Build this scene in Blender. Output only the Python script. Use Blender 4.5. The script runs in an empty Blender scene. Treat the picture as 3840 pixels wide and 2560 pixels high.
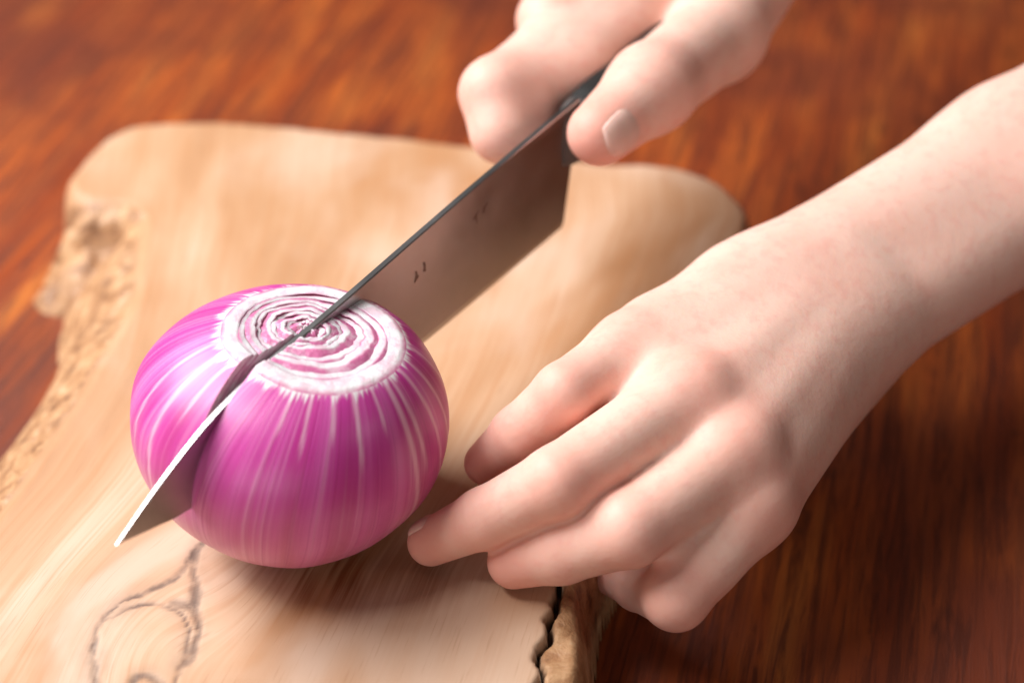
import bpy, bmesh, math, random
import numpy as np
from mathutils import Vector, Matrix

sc = bpy.context.scene
col = sc.collection
random.seed(4)
rng = np.random.RandomState(7)
V3 = lambda p: np.asarray(p, dtype=float)

# ------------------------------------------------------------------ camera
PITCH = math.radians(37.0)
cam_d = bpy.data.cameras.new('camera')
cam_d.lens = 60; cam_d.sensor_width = 36
cam_d.clip_start = 0.01; cam_d.clip_end = 60
cam = bpy.data.objects.new('camera', cam_d); col.objects.link(cam)
cam.location = (0.0576, -0.3386, 0.3451)
cam.rotation_euler = (math.radians(90) - PITCH, 0, 0)
cam_d.dof.use_dof = True
cam_d.dof.focus_distance = 0.437
cam_d.dof.aperture_fstop = 5.8
sc.camera = cam

# ------------------------------------------------------------------ world and lamps
w = bpy.data.worlds.new('World'); sc.world = w; w.use_nodes = True
bg = w.node_tree.nodes['Background']
bg.inputs[0].default_value = (1.0, 0.97, 0.95, 1)
bg.inputs[1].default_value = 0.05

def area(name, loc, target, size, power, colour):
    d = bpy.data.lights.new(name, 'AREA'); d.energy = power; d.color = colour
    d.shape = 'RECTANGLE'; d.size, d.size_y = size
    o = bpy.data.objects.new(name, d); col.objects.link(o)
    o.location = loc
    o.rotation_euler = (Vector(target) - Vector(loc)).to_track_quat('-Z', 'Y').to_euler()
    return o
area('window_light', (-0.72, 0.30, 0.92), (0.02, 0.03, 0.04), (0.72, 0.72), 27.5, (0.97, 0.985, 1.0))
area('ceiling_light', (-0.55, -0.20, 1.05), (0.0, 0.0, 0.06), (0.20, 0.20), 3.6, (1.0, 0.98, 0.97))
area('room_light', (1.3, -0.5, 0.9), (0.05, 0.0, 0.05), (0.22, 0.22), 1.2, (1.0, 0.93, 0.86))
area('front_fill_light', (-0.35, -1.35, 0.50), (0.05, 0.0, 0.05), (0.9, 0.6), 3.8, (1.0, 0.98, 0.96))  # added low fill from behind the camera, brightens the near sides of the hands

sc.view_settings.view_transform = 'Standard'
sc.view_settings.look = 'None'
sc.view_settings.gamma = 1
sc.view_settings.exposure = 0.14
sc.view_settings.use_curve_mapping = False

T = 0.03                                     # height of the board's top face above the table

# ------------------------------------------------------------------ node helper
class Mat:
    def __init__(self, name):
        self.m = bpy.data.materials.new(name); self.m.use_nodes = True
        self.t = self.m.node_tree; self.b = self.t.nodes['Principled BSDF']
    def n(self, kind, **kw):
        nd = self.t.nodes.new(kind)
        for k, v in kw.items(): setattr(nd, k, v)
        return nd
    def l(self, a, b): self.t.links.new(a, b)
    def set(self, **kw):
        for k, v in kw.items():
            self.b.inputs[k.replace('_', ' ')].default_value = v
    def math(self, op, a, b=None, c=None, clamp=False):
        nd = self.n('ShaderNodeMath', operation=op); nd.use_clamp = clamp
        for i, x in enumerate((a, b, c)):
            if x is None: continue
            if isinstance(x, (int, float)): nd.inputs[i].default_value = x
            else: self.l(x, nd.inputs[i])
        return nd.outputs[0]
    def noise(self, vec, scale, detail=3.0, rough=0.55, dist=0.0):
        nd = self.n('ShaderNodeTexNoise'); nd.inputs['Scale'].default_value = scale
        nd.inputs['Detail'].default_value = detail; nd.inputs['Roughness'].default_value = rough
        nd.inputs['Distortion'].default_value = dist
        self.l(vec, nd.inputs['Vector']); return nd.outputs[0]
    def ramp(self, fac, stops, interp='LINEAR'):
        nd = self.n('ShaderNodeValToRGB'); cr = nd.color_ramp; cr.interpolation = interp
        while len(cr.elements) < len(stops): cr.elements.new(0.5)
        for e, (p, c) in zip(cr.elements, stops):
            e.position = p; e.color = (*c, 1) if len(c) == 3 else c
        self.l(fac, nd.inputs[0]); return nd.outputs[0]
    def mix(self, fac, a, b, blend='MIX'):
        nd = self.n('ShaderNodeMix', data_type='RGBA', blend_type=blend)
        for i, x in ((0, fac), (6, a), (7, b)):
            if isinstance(x, (int, float)): nd.inputs[i].default_value = x
            elif isinstance(x, tuple): nd.inputs[i].default_value = (*x, 1)
            else: self.l(x, nd.inputs[i])
        return nd.outputs[2]
    def maprange(self, v, a, b, c=0.0, d=1.0, smooth=True):
        nd = self.n('ShaderNodeMapRange'); nd.interpolation_type = 'SMOOTHSTEP' if smooth else 'LINEAR'
        self.l(v, nd.inputs[0])
        for i, x in zip((1, 2, 3, 4), (a, b, c, d)): nd.inputs[i].default_value = x
        return nd.outputs[0]
    def attr(self, name):
        nd = self.n('ShaderNodeAttribute'); nd.attribute_name = name; return nd
    def mapping(self, vec, scale, loc=(0, 0, 0), rot=(0, 0, 0)):
        nd = self.n('ShaderNodeMapping'); self.l(vec, nd.inputs[0])
        nd.inputs['Scale'].default_value = scale; nd.inputs['Location'].default_value = loc
        nd.inputs['Rotation'].default_value = rot
        return nd.outputs[0]
    def bump(self, h, strength, dist, chain=None):
        nd = self.n('ShaderNodeBump'); nd.inputs['Strength'].default_value = strength
        nd.inputs['Distance'].default_value = dist
        self.l(h, nd.inputs['Height'])
        if chain is not None: self.l(chain, nd.inputs['Normal'])
        return nd.outputs[0]
    def col(self, c): self.l(c, self.b.inputs['Base Color'])
    def nor(self, c): self.l(c, self.b.inputs['Normal'])

def tag(o, label=None, cat=None, group=None, kind=None):
    if label: o['label'] = label
    if cat: o['category'] = cat
    if group: o['group'] = group
    if kind: o['kind'] = kind
    return o

def link(name, me, mats=(), parent=None, smooth=True):
    o = bpy.data.objects.new(name, me); col.objects.link(o)
    for m in mats: me.materials.append(m.m if isinstance(m, Mat) else m)
    if parent is not None: o.parent = parent
    if smooth:
        me.polygons.foreach_set('use_smooth', np.ones(len(me.polygons), dtype=bool))
    return o

def mesh_from(name, verts, faces):
    me = bpy.data.meshes.new(name)
    me.from_pydata([tuple(v) for v in verts], [], [tuple(f) for f in faces]); me.update()
    return me

def float_attr(me, name, vals):
    a = me.attributes.new(name, 'FLOAT', 'POINT'); a.data.foreach_set('value', np.asarray(vals, dtype=np.float32))

def vec_attr(me, name, vals):
    a = me.attributes.new(name, 'FLOAT_VECTOR', 'POINT'); a.data.foreach_set('vector', np.asarray(vals, dtype=np.float32).ravel())

def sstep(a, b, x):
    t = np.clip((x - a) / (b - a), 0, 1); return t * t * (3 - 2 * t)

def vnoise(p, seed=0):
    """smooth value noise for arrays of 2-D or 3-D points"""
    p = np.asarray(p, float); i = np.floor(p).astype(np.int64); f = p - i; f = f * f * (3 - 2 * f)
    n = p.shape[1]; out = np.zeros(len(p))
    for c in range(2 ** n):
        o = np.array([(c >> k) & 1 for k in range(n)]); q = i + o
        h = seed * 1013 + q[:, 0] * 374761393 + q[:, 1] * 668265263 + (q[:, 2] * 2147483647 if n > 2 else 0)
        h = (h ^ (h >> 13)) * 1274126177; h = (h ^ (h >> 16)) & 0xffff
        wgt = np.prod(np.where(o, f, 1 - f), axis=1); out += wgt * (h / 65535.0)
    return out

def fbm(p, seed=0, oct=4):
    p = np.asarray(p, float); s = 0; a = 0.5
    for k in range(oct): s = s + a * vnoise(p * 2 ** k, seed + k); a *= 0.5
    return s

def dist_poly(P, pts, closed=False):
    """distance of the points P (n,2) to a polyline"""
    pts = V3(pts); d = np.full(len(P), 1e9); segs = list(zip(pts, pts[1:]))
    if closed: segs.append((pts[-1], pts[0]))
    for a, b in segs:
        ab = b - a; t = np.clip(((P - a) @ ab) / (ab @ ab), 0, 1)
        d = np.minimum(d, np.linalg.norm(P - a - t[:, None] * ab, axis=1))
    return d

def inside_poly(P, pts):
    pts = V3(pts); r = np.zeros(len(P), bool); j = len(pts) - 1
    for i in range(len(pts)):
        a, b = pts[i], pts[j]
        c = ((a[1] > P[:, 1]) != (b[1] > P[:, 1])) & (P[:, 0] < (b[0] - a[0]) * (P[:, 1] - a[1]) / (b[1] - a[1] + 1e-12) + a[0])
        r ^= c; j = i
    return r

def catmull(pts, n=8, closed=False):
    pts = V3(pts); out = []; N = len(pts)
    for i in range(N if closed else N - 1):
        g = (lambda k: pts[k % N]) if closed else (lambda k: pts[min(max(k, 0), N - 1)])
        p0, p1, p2, p3 = g(i - 1), g(i), g(i + 1), g(i + 2)
        for k in range(n):
            t = k / n
            out.append(0.5 * ((2 * p1) + (-p0 + p2) * t + (2 * p0 - 5 * p1 + 4 * p2 - p3) * t * t + (-p0 + 3 * p1 - 3 * p2 + p3) * t ** 3))
    if not closed: out.append(pts[-1])
    return np.array(out)

# ------------------------------------------------------------------ table
def table_material():
    m = Mat('varnished_red_wood')
    tc = m.n('ShaderNodeTexCoord').outputs['Object']
    wob = m.noise(tc, 5.0, 2.0)
    rot = m.mapping(tc, (1, 1, 1), rot=(0, 0, math.radians(14)))
    g = m.mapping(rot, (26, 3.2, 1))
    streak = m.noise(g, 1.6, 5.0, 0.6, 0.5)
    fine = m.noise(m.mapping(rot, (230, 13, 1)), 1.5, 6.0, 0.72, 0.8)
    base = m.ramp(streak, [(0.25, (0.11, 0.018, 0.006)), (0.42, (0.27, 0.047, 0.010)), (0.57, (0.41, 0.088, 0.015)), (0.75, (0.54, 0.165, 0.030))])
    big = m.noise(tc, 7.5, 3.0, 0.55)
    base = m.mix(m.maprange(big, 0.42, 0.66), base, (0.17, 0.034, 0.014))
    c = m.mix(m.maprange(fine, 0.42, 0.62, 0.0, 0.8), base, (0.085, 0.016, 0.006))
    kn = m.noise(m.mapping(rot, (30, 18, 1)), 1.0, 3.0, 0.7)
    c = m.mix(m.maprange(kn, 0.62, 0.72, 0.0, 0.8), c, (0.035, 0.010, 0.006))
    m.col(c)
    m.set(Roughness=0.42, Specular_IOR_Level=0.45)
    m.l(m.maprange(fine, 0.3, 0.7, 0.34, 0.52), m.b.inputs['Roughness'])
    m.nor(m.bump(fine, 0.45, 0.0012))
    return m
me = mesh_from('table', [(-2, -1.6, 0), (2, -1.6, 0), (2, 2.6, 0), (-2, 2.6, 0)], [(0, 1, 2, 3)])
tag(link('table', me, [table_material()], smooth=False), 'varnished reddish brown wooden table under the cutting board', 'table', kind='structure')

# ------------------------------------------------------------------ cutting board
TOP = [(-0.155, -0.30), (-0.118, -0.16), (-0.098, -0.06), (-0.0845, -0.015), (-0.0774, 0.018), (-0.0721, 0.0447), (-0.0668, 0.0695), (-0.0631, 0.0987), (-0.0650, 0.1231),
       (-0.0675, 0.1493), (-0.0745, 0.1598), (-0.0891, 0.1617), (-0.0972, 0.1700), (-0.0952, 0.1888), (-0.0881, 0.2064), (-0.0754, 0.2144), (-0.0546, 0.2151),
       (-0.0186, 0.2102), (0.0138, 0.2039), (0.0456, 0.1977), (0.0877, 0.1858), (0.1079, 0.1855), (0.1257, 0.1769), (0.1345, 0.1654), (0.1376, 0.1500),
       (0.132, 0.128), (0.117, 0.092), (0.104, 0.055), (0.091, 0.018), (0.0775, -0.012), (0.0745, -0.0266), (0.0738, -0.0450), (0.0728, -0.0600), (0.072, -0.09), (0.066, -0.17), (0.06, -0.30)]
KNOT = {
 'a': [(-0.0241, -0.0081), (-0.0274, -0.0163), (-0.0315, -0.0227), (-0.0369, -0.0274), (-0.0428, -0.032), (-0.0458, -0.0366), (-0.0458, -0.044), (-0.0438, -0.0579), (-0.040, -0.075)],
 'b': [(-0.0452, -0.0366), (-0.0393, -0.0328), (-0.034, -0.0313), (-0.0287, -0.0336), (-0.0247, -0.0381), (-0.0236, -0.0454), (-0.0243, -0.0526), (-0.0245, -0.0579), (-0.027, -0.072)],
 'c': [(-0.0285, -0.0313), (-0.0237, -0.0336), (-0.0212, -0.0396), (-0.0217, -0.0469), (-0.0227, -0.0512)],
 'd': [(-0.0239, -0.0089), (-0.0255, -0.0179), (-0.023, -0.0274), (-0.0237, -0.0336)],
 'e': [(-0.0348, -0.0579), (-0.0321, -0.0554), (-0.0275, -0.0579)],
}
CRACK = [(0.0700, -0.018), (0.0696, -0.0266), (0.0686, -0.0305), (0.0689, -0.033), (0.0667, -0.0365), (0.0672, -0.0405), (0.0668, -0.0430), (0.0642, -0.0465), (0.0637, -0.0500), (0.0652, -0.0530), (0.0648, -0.056), (0.0628, -0.0600), (0.064, -0.07), (0.062, -0.085)]

def board_material():
    m = Mat('olive_wood_board')
    g = m.attr('grain').outputs['Vector']
    tc = m.n('ShaderNodeTexCoord').outputs['Object']
    s1 = m.noise(m.mapping(g, (34, 5.5, 1)), 1.0, 4.0, 0.5, 0.5)
    s2 = m.noise(m.mapping(g, (560, 12, 1)), 1.0, 5.0, 0.65)
    s3 = m.noise(m.mapping(g, (20, 9, 1)), 1.0, 2.0, 0.5, 0.6)
    c = m.ramp(s1, [(0.25, (0.36, 0.165, 0.072)), (0.42, (0.50, 0.27, 0.14)), (0.58, (0.59, 0.37, 0.23)), (0.8, (0.67, 0.485, 0.36))])
    c = m.mix(m.maprange(s3, 0.44, 0.64, 0.0, 0.75), c, (0.44, 0.205, 0.085))
    c = m.mix(m.maprange(s2, 0.44, 0.66, 0.0, 0.42), c, (0.46, 0.20, 0.075))
    pt = m.noise(m.mapping(g, (16, 11, 1), loc=(0.3, 0.1, 0)), 1.0, 3.0, 0.5, 0.8)
    c = m.mix(m.maprange(pt, 0.44, 0.74, 0.0, 0.6), c, (0.70, 0.53, 0.42))
    po = m.noise(m.mapping(g, (1500, 60, 1)), 1.0, 2.0, 0.5)
    c = m.mix(m.maprange(po, 0.60, 0.72, 0.0, 0.30), c, (0.33, 0.14, 0.055))
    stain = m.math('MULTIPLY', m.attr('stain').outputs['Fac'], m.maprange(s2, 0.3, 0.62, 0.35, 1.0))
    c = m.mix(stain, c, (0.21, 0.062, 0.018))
    bk = m.noise(tc, 130, 5.0, 0.65, 0.4)
    bark = m.ramp(bk, [(0.3, (0.13, 0.06, 0.03)), (0.45, (0.37, 0.18, 0.08)), (0.6, (0.53, 0.30, 0.15)), (0.75, (0.60, 0.42, 0.28))])
    c = m.mix(m.attr('bark').outputs['Fac'], c, bark)
    kn = m.attr('knot').outputs['Fac']
    c = m.mix(m.math('MULTIPLY', kn, m.maprange(m.noise(tc, 260, 3.0), 0.25, 0.6, 0.55, 1.0)), c, (0.085, 0.05, 0.04))
    c = m.mix(m.attr('crack').outputs['Fac'], c, (0.012, 0.007, 0.004))
    m.col(c)
    m.set(Roughness=0.5, Specular_IOR_Level=0.4)
    m.l(m.maprange(s2, 0.3, 0.7, 0.44, 0.6), m.b.inputs['Roughness'])
    b1 = m.bump(s2, 0.18, 0.0004)
    m.nor(m.bump(m.math('MULTIPLY', bk, m.attr('bark').outputs['Fac']), 0.8, 0.0016, b1))
    return m

def build_board():
    h = 0.0009
    xs = np.arange(-0.17, 0.165, h); ys = np.arange(-0.19, 0.235, h)
    X, Y = np.meshgrid(xs, ys); P = np.stack([X.ravel(), Y.ravel()], 1)
    outl = catmull(TOP, 5)
    wob = (fbm(P * 60, 3) - 0.5) * 0.0035
    d = dist_poly(P, outl, True); ins = inside_poly(P, outl)
    sd = np.where(ins, -d, d) + wob                   # < 0 on the flat top
    # the natural edge is a wide slope on the -x side and steep elsewhere
    west = sstep(0.03, -0.03, P[:, 0] + 0.05) * sstep(0.170, 0.135, P[:, 1])
    wid = 0.0085 + west * 0.0275
    q = np.clip((sd + 0.003) / wid, 0, 1.6)
    z = T - (T + 0.004) * np.where(west > 0.5, np.power(np.clip(q, 0, 1.3), 1.45), np.power(q, 2.6))
    bark = sstep(-0.0005, 0.0025, sd) * sstep(0.176, 0.160, P[:, 1] - 0.03 * (P[:, 0] > 0) )
    bark = np.where(P[:, 0] > 0.0, sstep(-0.0005, 0.002, sd), bark)
    rough = fbm(P * 190, 11) - 0.5; lump = fbm(P * 62, 17) - 0.5
    z = z + bark * (rough * 0.0028 + lump * 0.006) * sstep(0, 0.008, sd + 0.002)
    # split along the near right edge, with the crumbling strip outside it
    dc = dist_poly(P, CRACK)
    cw = 0.00030 + 0.0007 * vnoise(P * 260, 5) * sstep(-0.062, -0.028, P[:, 1])
    cr = sstep(cw + 0.0006, cw * 0.5, dc)
    xc = np.interp(P[:, 1], [p[1] for p in CRACK][::-1], [p[0] for p in CRACK][::-1])
    strip = (P[:, 0] > xc) & (P[:, 1] < -0.016)
    bark = np.where(strip, np.maximum(bark, sstep(0, 0.0015, P[:, 0] - xc)), bark)
    z = z - cr * 0.005 - np.where(strip, 0.0008 + 0.0022 * (fbm(P * 150, 23) - 0.25), 0)
    # dark outlines of the knot, slightly sunk
    kn = np.zeros(len(P))
    Pw = P + 0.0016 * np.stack([fbm(P * 170, 31) - 0.5, fbm(P * 170, 37) - 0.5], 1) * 2
    for k, wd in (('a', 0.0007), ('b', 0.0005), ('c', 0.0012), ('d', 0.0010), ('e', 0.0014)):
        dk = dist_poly(Pw, catmull(KNOT[k], 5)); wv = wd * (0.45 + 1.1 * vnoise(P * 140, 41))
        kn = np.maximum(kn, sstep(wv * 1.9, wv * 0.3, dk) * (0.55 + 0.45 * vnoise(P * 220, 43)))
        kn = np.maximum(kn, 0.30 * sstep(0.0055, 0.0, dk) * vnoise(P * 120, 47))
    z = z - kn * 0.0004
    # brown heartwood below and in front of the onion
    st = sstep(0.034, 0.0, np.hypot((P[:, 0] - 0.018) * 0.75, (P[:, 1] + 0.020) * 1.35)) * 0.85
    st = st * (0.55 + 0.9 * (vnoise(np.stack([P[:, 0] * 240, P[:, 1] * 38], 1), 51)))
    # grain runs between the two long edges
    xl = np.interp(P[:, 1], [-0.3, -0.06, 0.018, 0.07, 0.15, 0.21], [-0.20, -0.115, -0.088, -0.078, -0.085, -0.09])
    xr = np.interp(P[:, 1], [-0.3, -0.06, -0.02, 0.05, 0.15], [0.055, 0.066, 0.075, 0.103, 0.137])
    t = (P[:, 0] - xl) / (xr - xl)
    sw = 0.02 * np.exp(-(((P[:, 0] + 0.035) / 0.02) ** 2 + ((P[:, 1] + 0.045) / 0.03) ** 2))
    grain = np.stack([t * 0.2 + sw, P[:, 1], np.zeros(len(P))], 1)
    keep = z > -0.0035
    ny, nx = X.shape; K = keep.reshape(ny, nx)
    f = K[:-1, :-1] & K[1:, :-1] & K[:-1, 1:] & K[1:, 1:]
    idx = np.arange(nx * ny).reshape(ny, nx)
    quads = np.stack([idx[:-1, :-1][f], idx[:-1, 1:][f], idx[1:, 1:][f], idx[1:, :-1][f]], 1)
    used = np.unique(quads); remap = np.full(nx * ny, -1); remap[used] = np.arange(len(used)); quads = remap[quads]
    me = bpy.data.meshes.new('cutting_board')
    vs = np.stack([P[:, 0], P[:, 1], z], 1)[used]
    me.vertices.add(len(vs)); me.vertices.foreach_set('co', vs.ravel())
    me.loops.add(quads.size); me.loops.foreach_set('vertex_index', quads.ravel().astype(np.int32))
    me.polygons.add(len(quads)); me.polygons.foreach_set('loop_start', np.arange(0, quads.size, 4, dtype=np.int32))
    me.update(calc_edges=True); me.validate()
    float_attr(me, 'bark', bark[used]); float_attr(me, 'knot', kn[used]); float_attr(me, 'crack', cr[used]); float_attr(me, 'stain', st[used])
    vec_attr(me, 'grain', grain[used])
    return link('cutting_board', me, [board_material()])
tag(build_board(), 'thick pale wooden cutting board with natural bark edge under the onion', 'cutting board')

# ------------------------------------------------------------------ knife
PHI = math.radians(55); KD = V3([math.cos(PHI), math.sin(PHI), 0]); KN = V3([-math.sin(PHI), math.cos(PHI), 0]); K0 = KN * -0.004
def kp(s, z, n=0.0): return K0 + KD * s + KN * n + V3([0, 0, z])
SPINE = catmull([(-0.0635, 0.0725), (-0.0473, 0.0806), (-0.0300, 0.0872), (-0.0107, 0.0906), (0.0207, 0.0930), (0.0500, 0.0957), (0.0800, 0.0983), (0.1120, 0.1006), (0.1280, 0.1015)], 12)
EDGE = catmull([(-0.0635, 0.0725), (-0.0510, 0.0688), (-0.0393, 0.0660), (0.0, 0.0612), (0.0502, 0.0592), (0.1212, 0.0603)], 14)
def edge_z(s): return np.interp(s, EDGE[:, 0], EDGE[:, 1])

def steel_material():
    m = Mat('brushed_steel')
    tc = m.n('ShaderNodeTexCoord').outputs['Object']
    rot = m.mapping(tc, (1, 1, 1), rot=(0, 0, -PHI))
    br = m.noise(m.mapping(rot, (60, 1, 1500)), 1.0, 2.0)
    bl = m.noise(tc, 55, 4.0, 0.6)
    m.col(m.ramp(bl, [(0.3, (0.40, 0.375, 0.365)), (0.7, (0.46, 0.435, 0.425))]))
    m.set(Metallic=1.0, Roughness=0.26)
    m.l(m.maprange(bl, 0.3, 0.7, 0.29, 0.35), m.b.inputs['Roughness'])
    m.nor(m.bump(br, 0.05, 0.0001))
    return m
STEEL = steel_material()

def resample(poly, n):
    L = np.concatenate([[0], np.cumsum(np.linalg.norm(np.diff(poly, axis=0), axis=1))])
    t = np.linspace(0, L[-1], n); return np.stack([np.interp(t, L, poly[:, 0]), np.interp(t, L, poly[:, 1])], 1)

def build_knife():
    root = bpy.data.objects.new('kitchen_knife', None); col.objects.link(root); root.empty_display_size = 0.02
    root.location = kp(0.13, 0.09)
    inv = -V3(root.location)
    n = 90; S = resample(SPINE, n); E = resample(EDGE, n); V = []; F = []
    for i in range(n):
        s, e = S[i], E[i]; hgt = np.linalg.norm(s - e); ts = 0.00095 * min(1, 0.25 + i / 30)
        bev = min(0.0022, hgt * 0.3) / max(hgt, 1e-6)
        b = e + (s - e) * bev; k = e + (s - e) * max(0.0, 1 - 0.0004 / max(hgt, 1e-6))
        tb = ts * 0.42
        for (p, t) in ((e, 0.00003), (b, tb), (k, ts), (s, ts * 0.75), (s, -ts * 0.75), (k, -ts), (b, -tb), (e, -0.00003)):
            V.append(kp(p[0], p[1], t) + inv)
    for i in range(n - 1):
        for j in range(8):
            a = i * 8 + j; b = i * 8 + (j + 1) % 8
            F.append((a, a + 8, b + 8, b))
    F.append(tuple(range(8))); F.append(tuple((n - 1) * 8 + j for j in range(8))[::-1])
    me = mesh_from('blade', V, F)
    bl = link('blade', me, [STEEL], root, smooth=False)
    # etched marks near the spine
    mk = Mat('etched_mark'); mk.b.inputs['Base Color'].default_value = (0.20, 0.14, 0.12, 1); mk.set(Roughness=0.5, Metallic=0.6)
    for s0, z0 in ((0.0800, 0.0890), (0.0760, 0.0880), (0.0525, 0.0850), (0.0485, 0.0835)):
        V = []; F = []
        for k in range(3):
            a = random.uniform(-0.6, 0.9); L = random.uniform(0.0009, 0.0018); cx = s0 + random.uniform(-0.0007, 0.0007); cz = z0 + random.uniform(-0.0008, 0.0008)
            ex, ez = math.cos(a + 1.0), math.sin(a + 1.0); wd = 0.0003
            q = []
            for sx, sy in ((-1, -1), (1, -1), (1, 1), (-1, 1)):
                ss = cx + ex * L * sx - ez * wd * sy; zz = cz + ez * L * sx + ex * wd * sy
                # lies on the blade's near face, whose half thickness shrinks towards the edge
                sp = np.interp(ss, SPINE[:, 0], SPINE[:, 1]); ed = edge_z(ss); fr = (zz - ed) / (sp - ed)
                q.append(kp(ss, zz, -(0.0004 + 0.00056 * fr) - 0.00006) + inv)
            b = len(V); V += q; F.append((b, b + 1, b + 2, b + 3))
        link('etched_mark', mesh_from('etched_mark', V, F), [mk], bl, smooth=False)
    # bolster and handle: lofted rounded sections
    DARK = Mat('dark_steel'); DARK.set(Base_Color=(0.10, 0.085, 0.08, 1), Metallic=0.3, Roughness=0.6)
    def loft(name, secs, mat, parent=root):
        V = []; F = []; m = 20
        for (s, z, hh, ht) in secs:
            for k in range(m):
                a = 2 * math.pi * k / m; c, sn = math.cos(a), math.sin(a); e = 0.72
                V.append(kp(s, z + hh * math.copysign(abs(sn) ** e, sn), ht * math.copysign(abs(c) ** e, c)) + inv)
        for i in range(len(secs) - 1):
            for k in range(m):
                a = i * m + k; b = i * m + (k + 1) % m; F.append((a, b, b + m, a + m))
        F.append(tuple(range(m))[::-1]); F.append(tuple(range((len(secs) - 1) * m, len(secs) * m)))
        return link(name, mesh_from(name, V, F), [mat], parent)
    loft('bolster', [(0.1195, 0.0900, 0.0078, 0.0012), (0.1235, 0.0903, 0.0086, 0.0045), (0.1275, 0.0907, 0.0092, 0.0062), (0.1305, 0.0910, 0.0094, 0.0066)], DARK)
    hm = Mat('black_handle'); hm.set(Base_Color=(0.010, 0.009, 0.008, 1), Roughness=0.7, Specular_IOR_Level=0.25)
    ho = loft('handle', [(0.1305, 0.0905, 0.0098, 0.0070), (0.138, 0.0905, 0.0108, 0.0080), (0.16, 0.091, 0.0112, 0.0086), (0.19, 0.092, 0.0118, 0.0090), (0.22, 0.0935, 0.0124, 0.0092), (0.240, 0.093, 0.013, 0.0092), (0.248, 0.0925, 0.0118, 0.008), (0.251, 0.0925, 0.008, 0.005)], hm)
    for s in (0.148, 0.180, 0.212):
        V = []; F = []
        for n0 in (-0.0094, -0.0080):
            for k in range(12):
                a = 2 * math.pi * k / 12; V.append(kp(s + 0.0022 * math.cos(a), 0.093 + 0.0022 * math.sin(a), n0) + inv)
        F.append(tuple(range(12)))
        for k in range(12): F.append((k, (k + 1) % 12, 12 + (k + 1) % 12, 12 + k))
        link('rivet', mesh_from('rivet', V, F), [STEEL], ho)
    return root
tag(build_knife(), 'steel kitchen knife with black handle slicing into the onion', 'knife')

# ------------------------------------------------------------------ onion
ONION_TILT = Matrix.Rotation(math.radians(9), 4, 'Y')
OC = V3([0.0006, 0.0000, T + 0.0335])
RMAX = 0.0404; ZTOP = 0.0284; ZBOT = -0.0338
RT = [0.0204, 0.0166, 0.0143, 0.0118, 0.0097, 0.0076, 0.0057, 0.0039, 0.0021]
RM = [RMAX, 0.0372, 0.0332, 0.0294, 0.0256, 0.0218, 0.018, 0.014, 0.009]
ZB = [ZBOT, -0.030, -0.0265, -0.023, -0.0195, -0.016, -0.0125, -0.009, -0.0055]
def prof(k, z):
    z = np.asarray(z, float)
    up = RM[k] * np.sqrt(np.clip(1 - np.clip(z / ZTOP, 0, 1.05) ** 2 * (1 - (RT[k] / RM[k]) ** 2), 0, 1))
    dn = RM[k] * np.clip(1 - np.abs(np.clip(z / ZB[k], 0, 1)) ** 1.85, 0, 1) ** 0.5
    return np.where(z >= 0, up, dn)

def onion_skin():
    m = Mat('onion_skin')
    a = m.attr('polar').outputs['Vector']                       # cos, sin, height
    sep = m.n('ShaderNodeSeparateXYZ'); m.l(a, sep.inputs[0]); hgt = sep.outputs[2]
    s1 = m.noise(m.mapping(a, (5.0, 5.0, 10.0)), 1.0, 3.0, 0.5, 0.2)
    s2 = m.noise(m.mapping(a, (24, 24, 9.0)), 1.0, 4.0, 0.6)
    s3 = m.noise(m.mapping(a, (95, 95, 6.0)), 1.0, 2.0, 0.5)
    deep = m.ramp(s1, [(0.3, (0.46, 0.014, 0.21)), (0.5, (0.57, 0.050, 0.31)), (0.7, (0.66, 0.15, 0.42))])
    pale = m.ramp(s1, [(0.3, (0.55, 0.16, 0.25)), (0.5, (0.63, 0.23, 0.34)), (0.7, (0.69, 0.32, 0.41))])
    hv = m.math('ADD', hgt, m.math('MULTIPLY', m.math('SUBTRACT', s1, 0.5), 0.040))
    c = m.mix(m.maprange(hv, -0.036, 0.020), pale, deep)
    c = m.mix(m.maprange(s2, 0.48, 0.70, 0.0, 0.38), c, (0.76, 0.38, 0.53))
    c = m.mix(m.maprange(s3, 0.54, 0.68, 0.0, 0.6), c, (0.40, 0.02, 0.17))
    # pale fibres run down from the cut
    fib = m.noise(m.mapping(a, (34, 34, 3.0)), 1.0, 1.5, 0.5)
    fibm = m.math('MULTIPLY', m.maprange(fib, 0.62, 0.70), m.maprange(m.math('ADD', hgt, m.math('MULTIPLY', m.noise(m.mapping(a, (15, 15, 0)), 1.0, 1.0), 0.022)), 0.030, 0.040))
    c = m.mix(m.math('MULTIPLY', fibm, 0.35), c, (0.82, 0.52, 0.62))
    c = m.mix(m.math('MULTIPLY', m.attr('fibre').outputs['Fac'], 0.7), c, (0.82, 0.50, 0.60))
    # bare white flesh at the very rim
    rim = m.math('ADD', hgt, m.math('MULTIPLY', m.math('SUBTRACT', s2, 0.5), 0.006))
    c = m.mix(m.maprange(rim, 0.0268, 0.0280), c, (0.82, 0.74, 0.73))
    m.col(c)
    m.set(Roughness=0.40, Specular_IOR_Level=0.35, Subsurface_Weight=0.18, Subsurface_Scale=0.004, Coat_Weight=0.38, Coat_Roughness=0.30)
    m.b.inputs['Subsurface Radius'].default_value = (1.0, 0.35, 0.6)
    b = m.bump(s2, 0.25, 0.0006)
    m.nor(m.bump(s3, 0.22, 0.0004, b))
    return m
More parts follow.
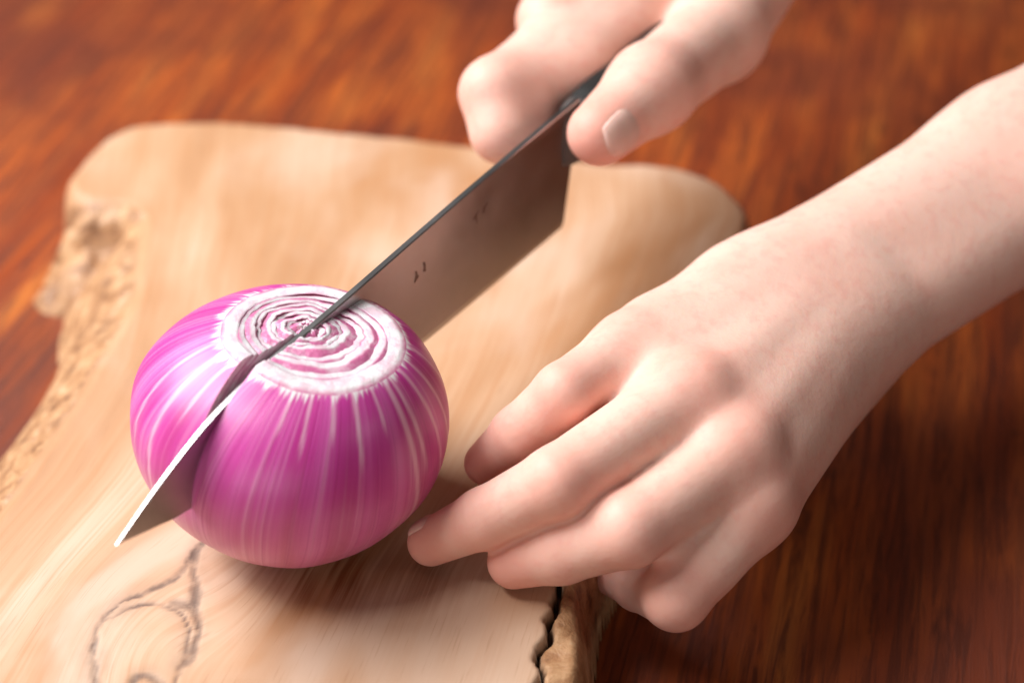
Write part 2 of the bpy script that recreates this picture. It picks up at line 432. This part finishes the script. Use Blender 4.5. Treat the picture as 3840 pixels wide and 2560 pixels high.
def onion_flesh():
    m = Mat('onion_flesh')
    tc = m.n('ShaderNodeTexCoord').outputs['Object']
    n1 = m.noise(tc, 240, 3.0, 0.6); n2 = m.noise(tc, 900, 2.0)
    c = m.mix(m.maprange(n1, 0.42, 0.62, 0.0, 0.6), (0.82, 0.75, 0.75), (0.74, 0.42, 0.51))
    c = m.mix(m.math('MULTIPLY', m.attr('pink').outputs['Fac'], m.maprange(n1, 0.25, 0.55, 0.55, 1.0)), c, (0.58, 0.15, 0.30))
    m.col(c)
    m.set(Roughness=0.34, Subsurface_Weight=0.35, Subsurface_Scale=0.004)
    m.b.inputs['Subsurface Radius'].default_value = (1.0, 0.7, 0.7)
    b = m.bump(n1, 0.5, 0.0010); m.nor(m.bump(n2, 0.35, 0.0004, b))
    return m

def build_onion():
    root = bpy.data.objects.new('red_onion', None); col.objects.link(root); root.empty_display_size = 0.02
    root.location = (0, 0, T)
    inv = -V3(root.location)
    skin = onion_skin(); flesh = onion_flesh()
    tilt = np.array(ONION_TILT.to_3x3())
    fibres = [(-1.10, 0.016, 0.0016), (-1.32, 0.009, 0.0014), (-1.55, 0.012, 0.0012), (-1.75, 0.008, 0.0012), (-0.86, 0.010, 0.0014), (-0.66, 0.060, 0.0026), (-0.56, 0.026, 0.0018), (-0.36, 0.055, 0.0020), (-0.16, 0.04, 0.0018), (-2.58, 0.050, 0.0018), (-2.80, 0.035, 0.0014), (-2.40, 0.014, 0.0012), (0.1, 0.05, 0.002)]
    for k in range(len(RT)):
        NA = 340 if k == 0 else 110
        last = k == len(RT) - 1
        jz = [0, -0.0002, 0.0001, -0.0001, 0.0003, 0.0, 0.0002, -0.0001, 0.0003][k]; zt = ZTOP + jz
        zo = np.concatenate([ZB[k] + (0 - ZB[k]) * (1 - np.cos(np.linspace(0, np.pi / 2, 26 if k == 0 else 9))), np.linspace(0, zt - 0.0006, 30 if k == 0 else 12)[1:]])
        pr = [(float(prof(k, z)), float(z), 1.0, 0) for z in zo]          # r, z, pink, material
        ro = float(prof(k, zt)); pr.append((ro - 0.00014, zt - 0.00012, 1.0 if k else 0.0, 1)); pr.append((ro - 0.00055, zt, 0.45 if k else 0.0, 1))
        if not last:
            ri = float(prof(k + 1, zt)) + 0.00014
            for f in (0.35, 0.7): pr.append((ro + (ri - ro) * f, zt + 0.00015 * math.sin(f * 9 + k), 0.04, 1))
            pr.append((ri + 0.00035, zt - 0.00005, 0.25, 1)); pr.append((ri, zt - 0.00022, 0.9, 1))
            zi = np.linspace(zt - 0.003, 0, 8); 
            for z in zi: pr.append((float(prof(k + 1, z)) + 0.0003, float(z), 0.5, 1))
            zi2 = ZB[k + 1] * np.sin(np.linspace(0, np.pi / 2, 8))[1:]
            for z in zi2: pr.append((max(float(prof(k + 1, z)) + 0.0003, 0.0002), float(z) - 0.0002, 0.5, 1))
        else:
            pr.append((0.0006, zt, 0.1, 1)); pr.append((0.00005, zt, 0.1, 1))
        pr[0] = (0.0002, ZB[k], 1.0, 0)
        pr = np.array(pr); M = len(pr)
        th = np.linspace(0, 2 * np.pi, NA, endpoint=False)
        ph = rng.uniform(0, 6.28, 4)
        amp = 0.0 if k == 0 else 0.035
        def wobble(kk, seed):
            return 1.0
        R = pr[:, 0][:, None] * np.ones(NA)[None]
        # uneven growth: shells are a little lobed, the inner ones drift off centre
        lob = 1 + 0.006 * np.sin(3 * th + 0.4) + 0.005 * np.sin(5 * th + 2.0) + 0.0025 * np.sin(13 * th)
        R = R * lob[None]
        near_top = sstep(0.005, ZTOP, pr[:, 1])[:, None]
        inner_w = np.exp(-((R - 0.010) / 0.007) ** 2) * near_top
        R = R + inner_w * (0.0007 * np.sin(2 * th + 1.2) + 0.0003 * np.sin(5 * th + 0.3))[None]
        jag = vnoise(np.stack([np.tile(np.cos(th), M) * 9 + R.ravel() * 260, np.tile(np.sin(th), M) * 9, R.ravel() * 90], 1) + 50, 61).reshape(M, NA) - 0.5
        R = R + near_top * sstep(0.0195, 0.015, R) * jag * 0.0007
        R = np.maximum(R, 0.00005)
        Xc = R * np.cos(th)[None]; Yc = R * np.sin(th)[None]
        drift = near_top * sstep(0.022, 0.004, R)
        Xc = Xc - 0.0030 * drift; Yc = Yc + 0.0022 * drift
        Zc = pr[:, 1][:, None] + 0 * R
        Xc = Xc + 0.0042 * np.clip(Zc / ZTOP, 0, 1.1) ** 2; Yc = Yc + 0.0010 * np.clip(Zc / ZTOP, 0, 1.1) ** 2   # the neck leans
        Zc = Zc + sstep(ZTOP - 0.002, ZTOP, Zc) * 0.00025 * (np.sin(2 * th + k)[None] + 0.8 * np.sin(5 * th + 2 * k)[None])
        loc = np.stack([Xc.ravel(), Yc.ravel(), Zc.ravel()], 1)
        pink = np.repeat(pr[:, 2], NA); mi = pr[:, 3]
        polar = np.stack([np.tile(np.cos(th), M), np.tile(np.sin(th), M), Zc.ravel()], 1)
        fib = np.zeros(len(loc)); A = np.tile(th, M); A = np.where(A > np.pi, A - 2 * np.pi, A)
        if k == 0:
            for (fa, ln, wd) in fibres:
                aa = fa + 0.10 * (ZTOP - loc[:, 2]) / 0.03
                dd = np.abs(A - aa) * np.maximum(np.hypot(loc[:, 0], loc[:, 1]), 0.01)
                fib = np.maximum(fib, sstep(wd * 0.5, wd * 0.1, dd) * sstep(ln, ln * 0.55, ZTOP - loc[:, 2]))
        W = loc @ tilt.T + OC
        faces = []; fm = []
        for i in range(M - 1):
            a = i * NA; 
            for j in range(NA):
                j2 = (j + 1) % NA
                faces.append((a + j, a + j2, a + NA + j2, a + NA + j)); fm.append(0 if mi[i + 1] == 0 else 1)
        if not last:   # close the shell at its foot
            a = (M - 1) * NA
            for j in range(NA):
                j2 = (j + 1) % NA; faces.append((a + j, a + j2, j2, j)); fm.append(1)
        for sgn, piece in ((1, 'far'), (-1, 'near')):
            bm = bmesh.new(); 
            lp = bm.verts.layers.float.new('pink'); lf = bm.verts.layers.float.new('fibre'); lv = bm.verts.layers.float_vector.new('polar')
            vs = []
            for q in range(len(W)):
                v = bm.verts.new(W[q]); v[lp] = pink[q]; v[lf] = fib[q]; v[lv] = polar[q]; vs.append(v)
            for fc, mm in zip(faces, fm):
                f = bm.faces.new([vs[x] for x in fc]); f.material_index = mm; f.smooth = True
            r = bmesh.ops.bisect_plane(bm, geom=bm.verts[:] + bm.edges[:] + bm.faces[:], dist=1e-6, plane_co=Vector(K0), plane_no=Vector(KN * sgn), clear_inner=True)
            cut = [e for e in r['geom_cut'] if isinstance(e, bmesh.types.BMEdge)]
            if cut:
                # the caps get their own copies of the rim so that the outside stays smoothly shaded
                mp = {}; ne = []
                for e in cut:
                    pair = []
                    for v in e.verts:
                        if v not in mp:
                            nv = bm.verts.new(v.co); nv[lp] = v[lp] * 0.8; nv[lf] = 0; nv[lv] = v[lv]; mp[v] = nv
                        pair.append(mp[v])
                    if pair[0] is not pair[1]:
                        x = bm.edges.get(pair) or bm.edges.new(pair); ne.append(x)
                tf = bmesh.ops.triangle_fill(bm, use_beauty=True, use_dissolve=False, edges=list(set(ne)), normal=Vector(KN * -sgn))
                for f in tf['geom']:
                    if isinstance(f, bmesh.types.BMFace): f.material_index = 1; f.smooth = False
            if not bm.faces: bm.free(); continue
            for v in bm.verts:          # the blade has opened the cut
                p = V3(v.co); s = (p - K0) @ KD; h = p[2] - float(edge_z(s))
                if h > 0:
                    if sgn > 0: g = 0.0002 + (0.034 + 0.085 * float(sstep(0.008, -0.022, s))) * h * sstep(0, 0.012, h)
                    else: g = 0.00010 + 0.027 * h
                    p = p + KN * sgn * g * min(1, h / 0.001)
                v.co = Vector(p + inv)
            me = bpy.data.meshes.new('layer'); bm.to_mesh(me); bm.free()
            nm = 'skin' if k == 0 else 'layer'
            o = link(nm, me, [skin if k == 0 else flesh, flesh], root, smooth=False)
    return root
tag(build_onion(), 'halfway cut red onion with sliced off top showing white rings', 'onion')

# ------------------------------------------------------------------ hands: one continuous surface each, grown from bones
def cone_sdf(P, a, b, ra, rb):
    a, b = V3(a).astype(np.float32), V3(b).astype(np.float32); ab = b - a; L2 = float(ab @ ab) + 1e-12
    pa = P - a; t = np.clip((pa @ ab) / L2, 0, 1)
    return np.sqrt(((pa - t[:, None] * ab) ** 2).sum(1)) - (ra + (rb - ra) * t)

def smin(a, b, k):
    h = np.maximum(k - np.abs(a - b), 0) / k
    return np.minimum(a, b) - h * h * k * 0.25

def ell_sdf(P, c, axes, rad):
    q = (P - V3(c).astype(np.float32)) @ np.stack(axes, 1).astype(np.float32)
    rad = np.asarray(rad, np.float32); k0 = np.sqrt(((q / rad) ** 2).sum(1)); k1 = np.sqrt(((q / rad ** 2) ** 2).sum(1)) + 1e-9
    return k0 * (k0 - 1) / k1

class Hand:
    """palm: list of (function) blended widely; fingers: chains blended into the palm but kept apart from each other"""
    def __init__(self): self.palm = []; self.fingers = []; self.lo = None; self.hi = None
    def grow(self, p, r):
        p = V3(p); lo, hi = p - r, p + r
        self.lo = lo if self.lo is None else np.minimum(self.lo, lo); self.hi = hi if self.hi is None else np.maximum(self.hi, hi)
    def cone(self, a, b, ra, rb, k=0.010):
        self.palm.append((lambda P: cone_sdf(P, a, b, ra, rb), k)); self.grow(a, ra); self.grow(b, rb)
    def ell(self, c, axes, rad, k=0.010):
        self.palm.append((lambda P: ell_sdf(P, c, axes, rad), k)); self.grow(c, max(rad))
    def finger(self, pts, rad, k=0.006, extra=(), kp=0.010):
        self.fingers.append((pts, rad, k, extra, kp))
        for p, r in zip(pts, rad): self.grow(p, r)
    def __call__(self, P):
        P = np.asarray(P, np.float32); d = None
        for f, k in self.palm:
            e = f(P); d = e if d is None else smin(d, e, k)
        out = d; only = None
        for pts, rad, k, extra, kp_ in self.fingers:
            e = None
            for i in range(len(pts) - 1):
                c = cone_sdf(P, pts[i], pts[i + 1], rad[i], rad[i + 1]); e = c if e is None else smin(e, c, k)
            for (a, b, ra, rb, kk) in extra: e = smin(e, cone_sdf(P, a, b, ra, rb), kk)
            only = e if only is None else smin(only, e, 0.0020)
            out = np.minimum(out, smin(d, e, kp_))
        return np.minimum(out, only) if only is not None else out

def surface_nets(fn, lo, hi, h):
    n = np.ceil((hi - lo) / h).astype(int) + 1
    ax = [lo[i] + h * np.arange(n[i]) for i in range(3)]
    # coarse pass first: only blocks near the surface are sampled finely
    B = 8; nb = -(-n // B); n = nb * B
    ax = [lo[i] + h * np.arange(n[i]) for i in range(3)]
    bc = np.stack(np.meshgrid(*[lo[i] + h * (np.arange(nb[i]) * B + (B - 1) / 2) for i in range(3)], indexing='ij'), -1).reshape(-1, 3)
    bd = np.concatenate([fn(q) for q in np.array_split(bc, max(1, len(bc) // 200000))])
    G = np.repeat(np.repeat(np.repeat(bd.reshape(tuple(nb)), B, 0), B, 1), B, 2).astype(np.float32)
    actb = np.argwhere((np.abs(bd) < h * (B * 0.87 + 4)).reshape(tuple(nb)))
    off = np.stack(np.meshgrid(np.arange(B), np.arange(B), np.arange(B), indexing='ij'), -1).reshape(-1, 3)
    for q in np.array_split(actb, max(1, len(actb) // 600)):
        idx = (q[:, None, :] * B + off[None]).reshape(-1, 3)
        G[idx[:, 0], idx[:, 1], idx[:, 2]] = fn((lo + idx * h).astype(np.float32))
    S = G < 0
    c = [S[dx:n[0] - 1 + dx, dy:n[1] - 1 + dy, dz:n[2] - 1 + dz] for dx in (0, 1) for dy in (0, 1) for dz in (0, 1)]
    tot = sum(x.astype(np.int8) for x in c); act = (tot > 0) & (tot < 8)
    ids = np.full(act.shape, -1, np.int64); I = np.argwhere(act); ids[act] = np.arange(len(I))
    acc = np.zeros((len(I), 3)); cnt = np.zeros(len(I))
    corners = np.array([(dx, dy, dz) for dx in (0, 1) for dy in (0, 1) for dz in (0, 1)])
    g = np.stack([G[I[:, 0] + o[0], I[:, 1] + o[1], I[:, 2] + o[2]] for o in corners], 1)
    for a in range(8):
        for b in range(a + 1, 8):
            if np.abs(corners[a] - corners[b]).sum() != 1: continue
            m = (g[:, a] < 0) != (g[:, b] < 0); t = np.where(m, g[:, a] / np.where(m, g[:, a] - g[:, b], 1), 0)
            acc += m[:, None] * (corners[a] + t[:, None] * (corners[b] - corners[a])); cnt += m
    V = lo + h * (I + acc / cnt[:, None])
    F = []
    for axis in range(3):
        u, v = [(1, 2), (2, 0), (0, 1)][axis]
        sl0 = [slice(None)] * 3; sl1 = [slice(None)] * 3; sl0[axis] = slice(0, n[axis] - 1); sl1[axis] = slice(1, n[axis])
        A, B = S[tuple(sl0)], S[tuple(sl1)]
        E = np.argwhere(A != B)
        ok = (E[:, u] > 0) & (E[:, v] > 0) & (E[:, u] < n[u] - 1) & (E[:, v] < n[v] - 1); E = E[ok]
        flip = A[tuple(E.T)]
        def cell(du, dv):
            q = E.copy(); q[:, u] -= du; q[:, v] -= dv; return ids[tuple(q.T)]
        q = np.stack([cell(1, 1), cell(0, 1), cell(0, 0), cell(1, 0)], 1)
        q[~flip] = q[~flip][:, ::-1]; F.append(q)
    return V, np.concatenate(F)

def gradient(fn, V, e=0.0004):
    return np.stack([fn(V + np.eye(3)[i] * e) - fn(V - np.eye(3)[i] * e) for i in range(3)], 1) / (2 * e)

def skin_material():
    m = Mat('skin')
    tc = m.n('ShaderNodeTexCoord').outputs['Object']
    n1 = m.noise(tc, 60, 3.0, 0.5); n2 = m.noise(tc, 260, 3.0, 0.6); n3 = m.noise(tc, 1600, 2.0, 0.6)
    c = m.mix(m.maprange(n1, 0.35, 0.68, 0.0, 0.5), (0.81, 0.51, 0.41), (0.79, 0.42, 0.325))
    c = m.mix(m.maprange(n2, 0.46, 0.70, 0.0, 0.38), c, (0.77, 0.36, 0.29))
    c = m.mix(m.math('MULTIPLY', m.attr('red').outputs['Fac'], 0.75), c, (0.78, 0.31, 0.235))
    m.col(c)
    m.set(Roughness=0.54, Specular_IOR_Level=0.33, Subsurface_Weight=0.30, Subsurface_Scale=0.0045)
    m.b.inputs['Subsurface Radius'].default_value = (1.0, 0.38, 0.22)
    vor = m.n('ShaderNodeTexVoronoi'); vor.inputs['Scale'].default_value = 1100; m.l(tc, vor.inputs['Vector'])
    b = m.bump(n2, 0.16, 0.0009)
    b = m.bump(vor.outputs['Distance'], 0.05, 0.0003, b)
    m.nor(m.bump(m.attr('wrinkle').outputs['Fac'], 0.5, 0.0006, b))
    return m
SKIN = skin_material()
NAIL = Mat('fingernail'); NAIL.set(Base_Color=(0.80, 0.455, 0.375, 1), Roughness=0.5, Specular_IOR_Level=0.3, Subsurface_Weight=0.25, Subsurface_Scale=0.003)

def make_hand(hand, joints, tips, label, base, h=0.0013):
    V, F = surface_nets(hand, hand.lo - 0.004, hand.hi + 0.004, h)
    for _ in range(3):
        d = hand(V); g = gradient(hand, V); V = V - (np.clip(d / np.maximum((g ** 2).sum(1), 0.3), -0.4 * h, 0.4 * h))[:, None] * g
    me = bpy.data.meshes.new('hand')
    base = V3(base); L = V - base
    me.vertices.add(len(L)); me.vertices.foreach_set('co', L.ravel())
    me.loops.add(F.size); me.loops.foreach_set('vertex_index', F.ravel().astype(np.int32))
    me.polygons.add(len(F)); me.polygons.foreach_set('loop_start', np.arange(0, F.size, 4, dtype=np.int32))
    me.update(calc_edges=True); me.validate()
    red = np.zeros(len(V)); wr = np.zeros(len(V))
    for p, r in tips: red = np.maximum(red, sstep(r * 2.2, r * 0.8, np.linalg.norm(V - V3(p), axis=1)) * 0.9)
    for p, ax, r in joints:
        dv = V - V3(p); al = dv @ V3(ax); rr = np.linalg.norm(dv, axis=1)
        red = np.maximum(red, sstep(r * 2.1, r * 0.9, rr) * 0.45)
        wr = wr + (r < 0.0085 or r > 0.0095) * sstep(r * 1.7, r * 0.9, rr) * (np.cos(al / 0.0008) * 0.5 * sstep(0.0045, 0.001, np.abs(al))) * 0.25
    float_attr(me, 'red', red); float_attr(me, 'wrinkle', wr)
    o = link('hand', me, [SKIN]); o.location = base
    tag(o, label, 'hand')
    return o

def nail(parent, chain, dip, tip, dorsal, r, length=0.0105, half=0.86, start=None):
    """a curved plate seated on the back of a fingertip"""
    pts, rad, kk = chain
    def hand(P):
        e = None
        for i in range(len(pts) - 1):
            c = cone_sdf(np.asarray(P, np.float32), pts[i], pts[i + 1], rad[i], rad[i + 1]); e = c if e is None else smin(e, c, kk)
        return e
    dip, tip, dorsal = V3(dip), V3(tip), V3(dorsal); ax = tip - dip; ax /= np.linalg.norm(ax)
    dorsal = dorsal - ax * (dorsal @ ax); dorsal /= np.linalg.norm(dorsal); side = np.cross(ax, dorsal)
    nu, nv = 12, 13; P = []
    s0 = (tip - dip) @ ax - length * 0.52 if start is None else start
    for i in range(nu):
        for j in range(nv):
            u = i / (nu - 1); a = (j / (nv - 1) - 0.5) * 2
            end = 1.0 if True else 0
            wdt = half * (1 - 0.35 * max(0, u - 0.55) ** 1.5 - 0.5 * max(0, 0.2 - u) ** 1.2)
            s = s0 + length * (u - 0.10 * a * a * (1 if u > 0.5 else -1) * abs(u - 0.5) * 2)
            dr = dorsal * math.cos(a * wdt) + side * math.sin(a * wdt); o = dip + ax * s
            t = 0.0
            P.append((o, dr))
    O = np.array([p[0] for p in P]); Dn = np.array([p[1] for p in P]); t = np.zeros(len(O))
    for _ in range(40): t = t + np.maximum(-hand(O + Dn * t[:, None]) , -0.004) * 0.7
    u = np.repeat(np.linspace(0, 1, nu), nv); a = np.tile(np.linspace(-1, 1, nv), nu)
    lift = -0.0003 + 0.00058 * sstep(0, 0.3, u) * sstep(1.0, 0.7, np.abs(a)) * sstep(1.0, 0.85, u)
    Q = O + Dn * (t + lift)[:, None] - V3(parent.location)
    F = [(i * nv + j, i * nv + j + 1, (i + 1) * nv + j + 1, (i + 1) * nv + j) for i in range(nu - 1) for j in range(nv - 1)]
    o = link('fingernail', mesh_from('fingernail', Q, F), [NAIL], parent)
    sd = o.modifiers.new('thickness', 'SOLIDIFY'); sd.thickness = 0.0004; sd.offset = 0
    return o

def unit(v): v = V3(v); return v / np.linalg.norm(v)
def mid(a, b, t=0.5): return V3(a) * (1 - t) + V3(b) * t

# ---- the hand that steadies the onion
def steady_hand():
    IX = [(0.0895, 0.0232, 0.0695), (0.0712, 0.0035, 0.0705), (0.0594, 0.0022, 0.0580), (0.0508, 0.0046, 0.0460)]
    MD = [(0.1040, 0.0045, 0.0700), (0.0690, -0.0219, 0.063), (0.0506, -0.0212, 0.050), (0.0367, -0.0178, 0.0385)]
    RG = [(0.1159, -0.0082, 0.062), (0.0866, -0.0303, 0.055), (0.0699, -0.0271, 0.0445), (0.0581, -0.025, 0.0385)]
    PK = [(0.1198, -0.016, 0.049), (0.0987, -0.0349, 0.036), (0.0908, -0.0191, 0.024), (0.0838, -0.0077, 0.017)]
    TH = [(0.1374, 0.0682, 0.050), (0.1113, 0.0571, 0.044), (0.0857, 0.0478, 0.040), (0.0679, 0.0335, 0.0385)]
    W = V3([0.1506, 0.0564, 0.0605]); lat = unit(V3(IX[0]) - V3(PK[0]))          # towards the thumb side
    E1 = V3([0.212, 0.1021, 0.0745]); E2 = V3([0.300, 0.158, 0.102])
    fw = unit(W - E1); dor = unit(np.cross(lat, unit(V3(MD[0]) - W)));  dor = dor if dor[2] > 0 else -dor
    H = Hand()
    for s in (1, -1):                                                            # forearm: two bones side by side
        a0 = W + lat * 0.0090 * s; a1 = E1 + lat * 0.0095 * s; a2 = E2 + lat * 0.011 * s
        H.cone(a0, a1, 0.0152, 0.0184, 0.016); H.cone(a1, a2, 0.0180, 0.0240, 0.016)
    H.cone(mid(W, E1, 0.75) + lat * 0.0095, mid(W, IX[0], 0.35) + lat * 0.011, 0.0142, 0.0122, 0.014)
    H.cone(mid(W, IX[0], 0.30) + lat * 0.010, mid(W, IX[0], 0.80) + lat * 0.0035 - dor * 0.002, 0.0118, 0.0098, 0.014)
    mc = [IX[0], MD[0], RG[0], PK[0]]; off = [0.010, 0.0035, -0.0035, -0.0085]; rr = [0.0097, 0.0100, 0.0095, 0.0080]
    for p, o, r in zip(mc, off, rr):
        H.cone(W + lat * o, V3(p) - dor * 0.003, 0.0112, r, 0.014)
        H.cone(W + lat * o * 0.9 - dor * 0.008, V3(p) - dor * 0.0095 + lat * (0.002 if p is PK[0] else 0), 0.0105, 0.0082, 0.010)
        H.ell(V3(p) + dor * 0.0002, (lat, fw, dor), (0.0070, 0.0100, 0.0078), 0.006)     # knuckle
        H.cone(W + lat * o * 0.7 + dor * 0.0102, V3(p) + dor * 0.0058, 0.0008, 0.0012, 0.008)  # tendon
    for i in range(3):                                                                    # flesh between the bones
        H.cone(W + lat * (off[i] + off[i + 1]) * 0.5, mid(mc[i], mc[i + 1]) - dor * 0.0045 + (W - mid(mc[i], mc[i + 1])) * 0.05, 0.0118, 0.0098, 0.012)
    for a, b in ((IX, MD), (MD, RG), (RG, PK)):                                           # webs
        H.cone(mid(a[0], a[1], 0.36 if a is MD else 0.46 if a is RG else 0.24) - dor * 0.005, mid(b[0], b[1], 0.36 if a is MD else 0.48 if a is RG else 0.26) - dor * 0.005, 0.0066, 0.0066, 0.006)
    H.cone(mid(RG[0], RG[1], 0.75) - dor * 0.006, mid(PK[0], PK[1], 0.62) - dor * 0.003, 0.0060, 0.0060, 0.004)
    H.ell(mid(W, TH[1], 0.55) - dor * 0.004, (unit(V3(TH[1]) - W), lat, dor), (0.028, 0.012, 0.012), 0.012)
    H.ell(mid(W, PK[0], 0.5) - dor * 0.010 + lat * 0.002, (unit(V3(PK[0]) - W), lat, dor), (0.028, 0.009, 0.010), 0.012)
    RD = {'i': (0.0098, 0.0081, 0.0073, 0.0060), 'm': (0.0102, 0.0089, 0.0076, 0.0062), 'r': (0.0098, 0.0094, 0.0083, 0.0069), 'p': (0.0095, 0.0083, 0.0064, 0.0053)}
    H.finger(IX, RD['i'], 0.0022, (), 0.0042)
    H.finger(MD, RD['m'], 0.0022, (), 0.0042)
    H.finger(RG, RD['r'], 0.0022, (), 0.0042)
    H.finger(PK, RD['p'], 0.0022, (), 0.0042)
    H.finger(TH, (0.0125, 0.0110, 0.0095, 0.0076), 0.005)
    J = []; tips = []
    for f in (IX, MD, RG, PK):
        tips.append((f[3], 0.0075))
        for q, r in ((1, 0.0084), (2, 0.0074)): J.append((f[q], unit(V3(f[q + 1]) - V3(f[q - 1])), r))
        J.append((V3(f[0]) + dor * 0.004, unit(V3(f[1]) - V3(f[0])), 0.0090))
    o = make_hand(H, J, tips, 'bare hand and forearm reaching across the table, fingertips bracing the onion', (0.15, 0.05, 0.0), 0.0011)
    for f, key in ((MD, 'm'), (RG, 'r')):
        ax = unit(V3(f[3]) - V3(f[2])); d = V3([0, 0, 1.0]) - ax * ax[2]
        nail(o, (f, RD[key], 0.0022), f[2], f[3], d + lat * (1.0 if key != 'i' else 2.5), 0.007, 0.0090, 0.72)
    return o
steady_hand()

# ---- the hand on the knife
def knife_hand():
    IX = [(0.0820, 0.1598, 0.0960), (0.0529, 0.1131, 0.0974), (0.0548, 0.1035, 0.0900), (0.0653, 0.1065, 0.0835)]
    MD = [(0.0978, 0.1945, 0.0990), (0.0705, 0.1529, 0.1015), (0.0732, 0.1400, 0.0850), (0.0880, 0.1400, 0.0800)]
    RG = [(0.1157, 0.2202, 0.1015), (0.0882, 0.1792, 0.1010), (0.0924, 0.1680, 0.0850), (0.1050, 0.1610, 0.0800)]
    PK = [(0.1304, 0.2342, 0.1046), (0.1086, 0.2030, 0.0991), (0.1117, 0.1950, 0.0850), (0.1230, 0.1870, 0.0800)]
    TH = [(0.1500, 0.2080, 0.1100), (0.1220, 0.1450, 0.1005), (0.0983, 0.1048, 0.1035), (0.0826, 0.0850, 0.1000)]
    W = V3([0.1500, 0.2500, 0.1300]); E = V3([0.2050, 0.3300, 0.1800])
    lat = unit(V3(IX[0]) - V3(PK[0])); fw = unit(V3(MD[0]) - W); dor = unit(np.cross(lat, fw)); dor = dor if dor[0] < 0 else -dor
    H = Hand()
    for s in (1, -1):
        H.cone(W + lat * 0.010 * s, E + lat * 0.010 * s, 0.0175, 0.022, 0.016)
    mc = [IX[0], MD[0], RG[0], PK[0]]; off = [0.011, 0.0035, -0.0045, -0.0115]; rr = [0.0125, 0.0120, 0.0112, 0.0100]
    for p, o, r in zip(mc, off, rr):
        H.cone(W + lat * o, p, 0.016, r, 0.012)
    H.cone((0.0635, 0.1165, 0.0935), (0.0760, 0.1325, 0.0940), 0.0095, 0.0120, 0.008)   # near side of the folded forefinger
    H.cone((0.0760, 0.1325, 0.0940), (0.0995, 0.1685, 0.0985), 0.0120, 0.0145, 0.010)
    H.cone((0.0975, 0.1700, 0.0985), (0.1300, 0.1850, 0.1060), 0.0135, 0.0150, 0.014)  # web towards the thumb
    H.cone((0.1000, 0.1850, 0.1050), TH[0], 0.0150, 0.0160, 0.014)
    for a, b in ((IX, MD), (MD, RG), (RG, PK)):
        H.cone(mid(a[0], a[1], 0.35), mid(b[0], b[1], 0.35), 0.0080, 0.0080, 0.010)
    H.cone(W + lat * 0.012, TH[0], 0.017, 0.0165, 0.014)
    RT_ = (0.0165, 0.0142, 0.0123, 0.0094)
    H.finger(IX, (0.0125, 0.0102, 0.0088, 0.0078), 0.005, (), 0.008)
    H.finger(MD, (0.0118, 0.0104, 0.0090, 0.0078), 0.005, (), 0.006)
    H.finger(RG, (0.0110, 0.0100, 0.0088, 0.0075), 0.005, (), 0.006)
    H.finger(PK, (0.0100, 0.0090, 0.0078, 0.0068), 0.005, (), 0.006)
    H.finger(TH, RT_, 0.006, (), 0.006)
    J = []; tips = [(TH[3], 0.009), (IX[3], 0.008)]
    for f in (IX, MD): J.append((f[1], unit(V3(f[2]) - V3(f[0])), 0.0095))
    J.append((TH[2], unit(V3(TH[3]) - V3(TH[1])), 0.011))
    o = make_hand(H, J, tips, 'bare hand gripping the knife, thumb along one face of the blade', (0.12, 0.18, 0.0))
    nail(o, (TH, RT_, 0.006), TH[2], TH[3], V3([0.62, -0.70, 0.30]), 0.010, 0.0125, 0.72)
    return o
knife_hand()
